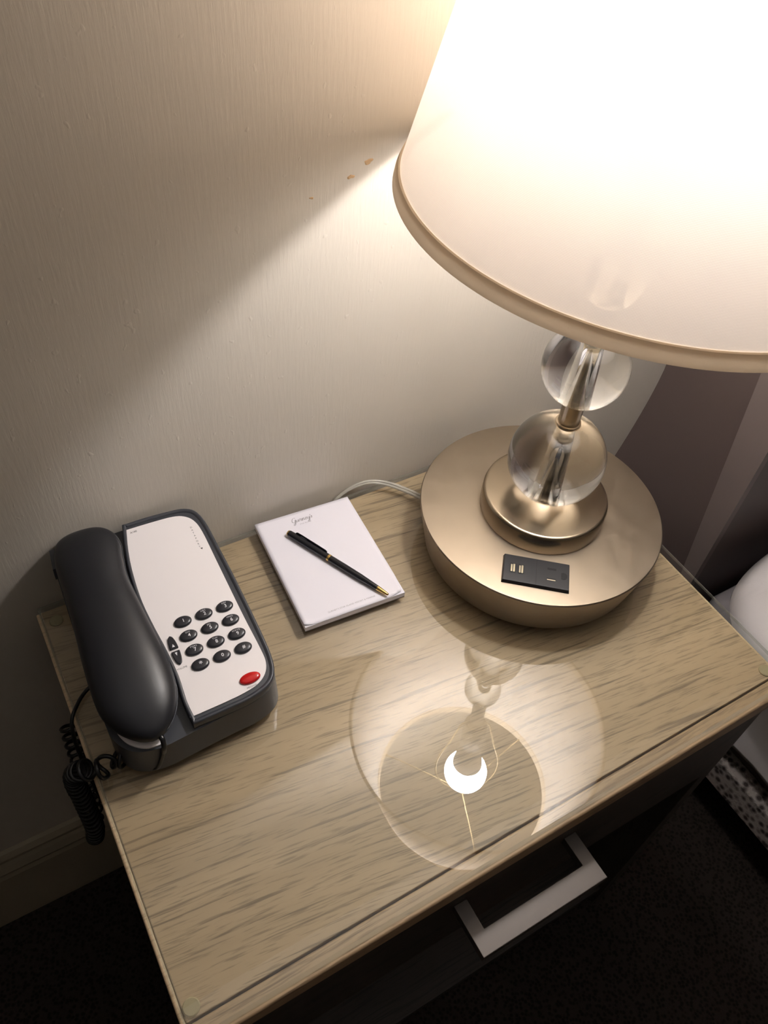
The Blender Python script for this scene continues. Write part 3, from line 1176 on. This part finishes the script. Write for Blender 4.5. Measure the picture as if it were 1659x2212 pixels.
GUR = [
    [(.95, 1.5), (.7, 1.7), (.3, 1.55), (0, .95), (.05, .35), (.4, .05), (.8, .3), (.95, .8)],
    [(.95, 1.0), (.92, .3), (.85, -.5), (.6, -.95), (.35, -.75), (.7, -.2), (1.25, .15)],
    [(1.2, .8), (1.2, .25), (1.4, .02), (1.7, .3), (1.82, .8), (1.8, .2), (2.0, .05), (2.2, .3)],
    [(2.2, .3), (2.32, .85), (2.42, .72), (2.68, .75), (2.62, .25), (2.78, .03), (2.95, .25)],
    [(2.95, .25), (3.05, .8), (3.05, 0)], [(3.05, .4), (3.3, .8), (3.5, .75), (3.5, .2), (3.65, .03), (3.85, .25)],
    [(3.85, .35), (4.2, .5), (4.25, .78), (4.05, .8), (3.95, .35), (4.15, .02), (4.5, .25)],
    [(4.55, .8), (4.55, .3), (4.75, .08), (5.0, .35), (5.1, .8), (5.05, 0), (4.95, -.7), (4.7, -.95), (4.55, -.7), (5.0, -.1), (5.3, .2)],
    [(5.42, 1.35), (5.38, 1.05)],
    [(5.45, .3), (5.72, .85), (5.8, .4), (5.65, .05), (5.4, .1)],
]
a0, b0 = pad_px(632, 1131)
script(GUR, (a0, b0), .0305, 'printed_heading', MT['inkl'], .2)


def pad_text(name, s, px, py, size, mat, **kw):
    v, f = text_mesh(s, size, **kw)
    a, b = pad_px(px, py)
    return mk(name, [PQ(a + x, b + y, SZ + .0006) for x, y, z in v], f, mat, pad)


pad_text('printed_text', 'STAR ISLAND', 660, 1129, .0155, MT['inkl'], spacing=1.1)
pad_text('printed_text', "GURNEY'S STAR ISLAND RESORT & MARINA", 760, 1305, .0205, MT['inkl'], spacing=1.0)

# ------------------------------------------------------------------ pen lying across the pad
A = on_z(622, 1150, SZ + .034)
B = on_z(839, 1285, SZ + .03)
pa = Vector((A.x, A.y, SZ + .0315))
pb = Vector((B.x, B.y, SZ + .0315))
PL = (pb - pa).length
pd = (pb - pa).normalized()
pen = thing('ballpoint_pen', 'slim black twist pen with gold tip and rings, lying across the notepad', 'pen', ((pa.x + pb.x) / 2, (pa.y + pb.y) / 2, SZ + .001))
lathe('crown', [(.005, -.0), (.021, .001), (.024, .006), (.024, .014)], pa, MT['gold'], pen, 32, axis=pd)
lathe('cap', [(.023, .012), (.0275, .016), (.0295, .06), (.0295, .42)], pa, MT['pen'], pen, 40, axis=pd)
lathe('ring', [(.0297, .42), (.0305, .424), (.0305, .436), (.0297, .44)], pa, MT['gold'], pen, 40, axis=pd)
lathe('barrel', [(.0285, .44), (.0295, .46), (.0300, .60), (.0285, .74), (.0225, .87), (.020, PL - .105)], pa, MT['pen'], pen, 40, axis=pd)
lathe('tip', [(.0205, PL - .105), (.0205, PL - .10), (.0115, PL - .012), (.009, PL - .004), (.004, PL)], pa, MT['gold'], pen, 32, axis=pd)
side = Vector((-pd.y, pd.x, 0)).normalized()
if side.y < 0:
    side = -side
cl = [pa + pd * d + side * o_ + Vector((0, 0, h)) for d, o_, h in ((.07, .016, .022), (.08, .022, .026), (.13, .024, .026), (.37, .022, .025), (.39, .019, .022))]
v_, f_ = [], []
for q in cl:
    for dz, ds in ((-.008, 0), (.008, .002), (.008, .007), (-.008, .005)):
        v_.append(tuple(q + Vector((0, 0, dz)) + side * ds))
for i in range(len(cl) - 1):
    for k in range(4):
        f_.append((i * 4 + k, i * 4 + (k + 1) % 4, (i + 1) * 4 + (k + 1) % 4, (i + 1) * 4 + k))
f_ += [(0, 1, 2, 3), tuple(reversed(range(len(v_) - 4, len(v_))))]
mk('clip', v_, f_, MT['pen'], pen)

# ------------------------------------------------------------------ bed beside the nightstand
bed = thing('bed', 'bed with dark brown leather headboard and tweed side rail, beside the nightstand', 'bed', (12, -8, FZ))
HX = 6.5
zz = [FZ + (3.4 - FZ) * i / 60 for i in range(61)]


def back_x(z):
    return 6.5 if z > .1 else 6.5 - .20 * min(1.4, (.1 - z)) ** 1.5


def front_y(z):
    return max(-1.36, -.95 - .1 * (.77 - z))


hv, hf = [], []
for z in zz:
    hv += [(back_x(z), WY - .005, z), (HX, front_y(z), z), (HX + .05, -1.37, z), (18.5, -1.37, z), (18.5, WY - .005, z)]
nz = len(zz)
for j in range(nz - 1):
    for k in range(5):
        l = (k + 1) % 5
        hf.append((j * 5 + k, j * 5 + l, (j + 1) * 5 + l, (j + 1) * 5 + k))
hf += [(4, 3, 2, 1, 0), tuple(range((nz - 1) * 5, nz * 5))]
hb_ = mk('headboard', hv, hf, MT['leather'], bed, True)
hb_.modifiers.new('edge', 'EDGE_SPLIT').split_angle = math.radians(30)
hb_['label'] = 'dark brown leather headboard'
tv, tf = [], []
for z in zz:
    y = front_y(z)
    tv += [(HX - .03, y, z), (HX - .03, -1.385, z), (HX + .06, -1.385, z), (HX + .06, y - .005, z)]
for j in range(nz - 1):
    for k in range(4):
        l = (k + 1) % 4
        tf.append((j * 4 + k, j * 4 + l, (j + 1) * 4 + l, (j + 1) * 4 + k))
tf += [(3, 2, 1, 0), tuple(range((nz - 1) * 4, nz * 4))]
mk('headboard_trim', tv, tf, MT['trim'], bed)['label'] = 'taupe strip along the headboard edge'
box('side_rail', 6.5, 6.75, -17.2, -1.40, -4.36, -3.87, MT['tweed'], bed, .004)
box('base', 6.75, 18.3, -17.2, -1.40, -4.7, -3.8, MT['leather'], bed)
for x, y in ((7.4, -2.2), (17.6, -2.2), (7.4, -16.4), (17.6, -16.4)):
    lathe('leg', [(.12, FZ), (.16, -4.7)], (x, y, 0), MT['leather'], bed, 24)
mt = box('mattress', 6.8, 18.1, -17.1, -1.45, -3.8, -2.25, MT['greyc'], bed, .03)

# duvet: draped slab, curved over the mattress edge
prof = [(18.2, -2.0), (12, -1.98), (7.4, -1.98), (6.9, -2.0), (6.62, -2.10), (6.5, -2.35), (6.46, -2.7), (6.44, -3.1), (6.43, -3.42)]
pin = [(6.53, -3.42), (6.55, -3.0), (6.57, -2.5), (6.68, -2.2), (6.95, -2.1), (7.4, -2.06), (12, -2.04), (18.2, -2.04)]
pr = [(q.x, q.y) for q in catmull([(x, z, 0) for x, z in prof], 4)] + [(q.x, q.y) for q in catmull([(x, z, 0) for x, z in pin], 4)]
ys = [-2.25 - i * .22 for i in range(68)]
dv, df = [], []
n_ = len(pr)
for j, y in enumerate(ys):
    for x, z in pr:
        wv = .035 * math.sin(y * 2.1 + 1.0) * max(0, min(1, (-1.95 - z) / .8)) + .03 * math.sin(y * 5.3) * max(0, min(1, (-2.4 - z)))
        dv.append((x + wv - .02, y, z + .03 * math.sin(y * 1.7 + x)))
for j in range(len(ys) - 1):
    for k in range(n_):
        l = (k + 1) % n_
        df.append((j * n_ + k, j * n_ + l, (j + 1) * n_ + l, (j + 1) * n_ + k))
df += [tuple(reversed(range(n_))), tuple(range((len(ys) - 1) * n_, len(ys) * n_))]
duv = mk('duvet', dv, df, MT['white'], smooth=True)
tag(duv, 'white duvet hanging over the side of the bed', 'duvet')

# pillow: puffed rectangle at the head of the bed
px0, px1, py0, py1, pzb = 5.86, 11.2, -4.9, -1.55, -1.95
nv = 28
pvx, pf = [], []
for s_ in (1, -1):
    for j in range(nv + 1):
        for i in range(nv + 1):
            a, b = -1 + 2 * i / nv, -1 + 2 * j / nv
            aa, bb = math.copysign(abs(a) ** .8, a), math.copysign(abs(b) ** .8, b)
            puff = (max(0, 1 - abs(aa) ** 2.6) * max(0, 1 - abs(bb) ** 2.6)) ** .36
            pin_ = 1 - .05 * (abs(bb) ** 2) * (1 - abs(aa) ** 2) - .02
            mxx = max(abs(aa), abs(bb))
            kk = mxx / max(1e-6, (abs(aa) ** 3.2 + abs(bb) ** 3.2) ** (1 / 3.2)) if mxx > 0 else 1
            x = (px0 + px1) / 2 + kk * aa * (px1 - px0) / 2 * (1 - .02 * (1 - bb * bb))
            y = (py0 + py1) / 2 + kk * bb * (py1 - py0) / 2 * (1 - .03 * (1 - aa * aa))
            z = pzb + .42 + s_ * puff * (.52 if s_ > 0 else .40) + .015 * math.sin(x * 7 + y * 5) * puff
            pvx.append((x, y, z))
m_ = (nv + 1) ** 2
for l in (0, 1):
    for j in range(nv):
        for i in range(nv):
            q = l * m_ + j * (nv + 1) + i
            pf.append((q, q + 1, q + nv + 2, q + nv + 1))
pil = mk('pillow', pvx, pf, MT['white'], smooth=True)
bm = bmesh.new()
bm.from_mesh(pil.data)
bmesh.ops.remove_doubles(bm, verts=bm.verts, dist=.0004)
bmesh.ops.recalc_face_normals(bm, faces=bm.faces)
bm.to_mesh(pil.data)
bm.free()
tag(pil, 'plump white pillow at the head of the bed', 'pillow')
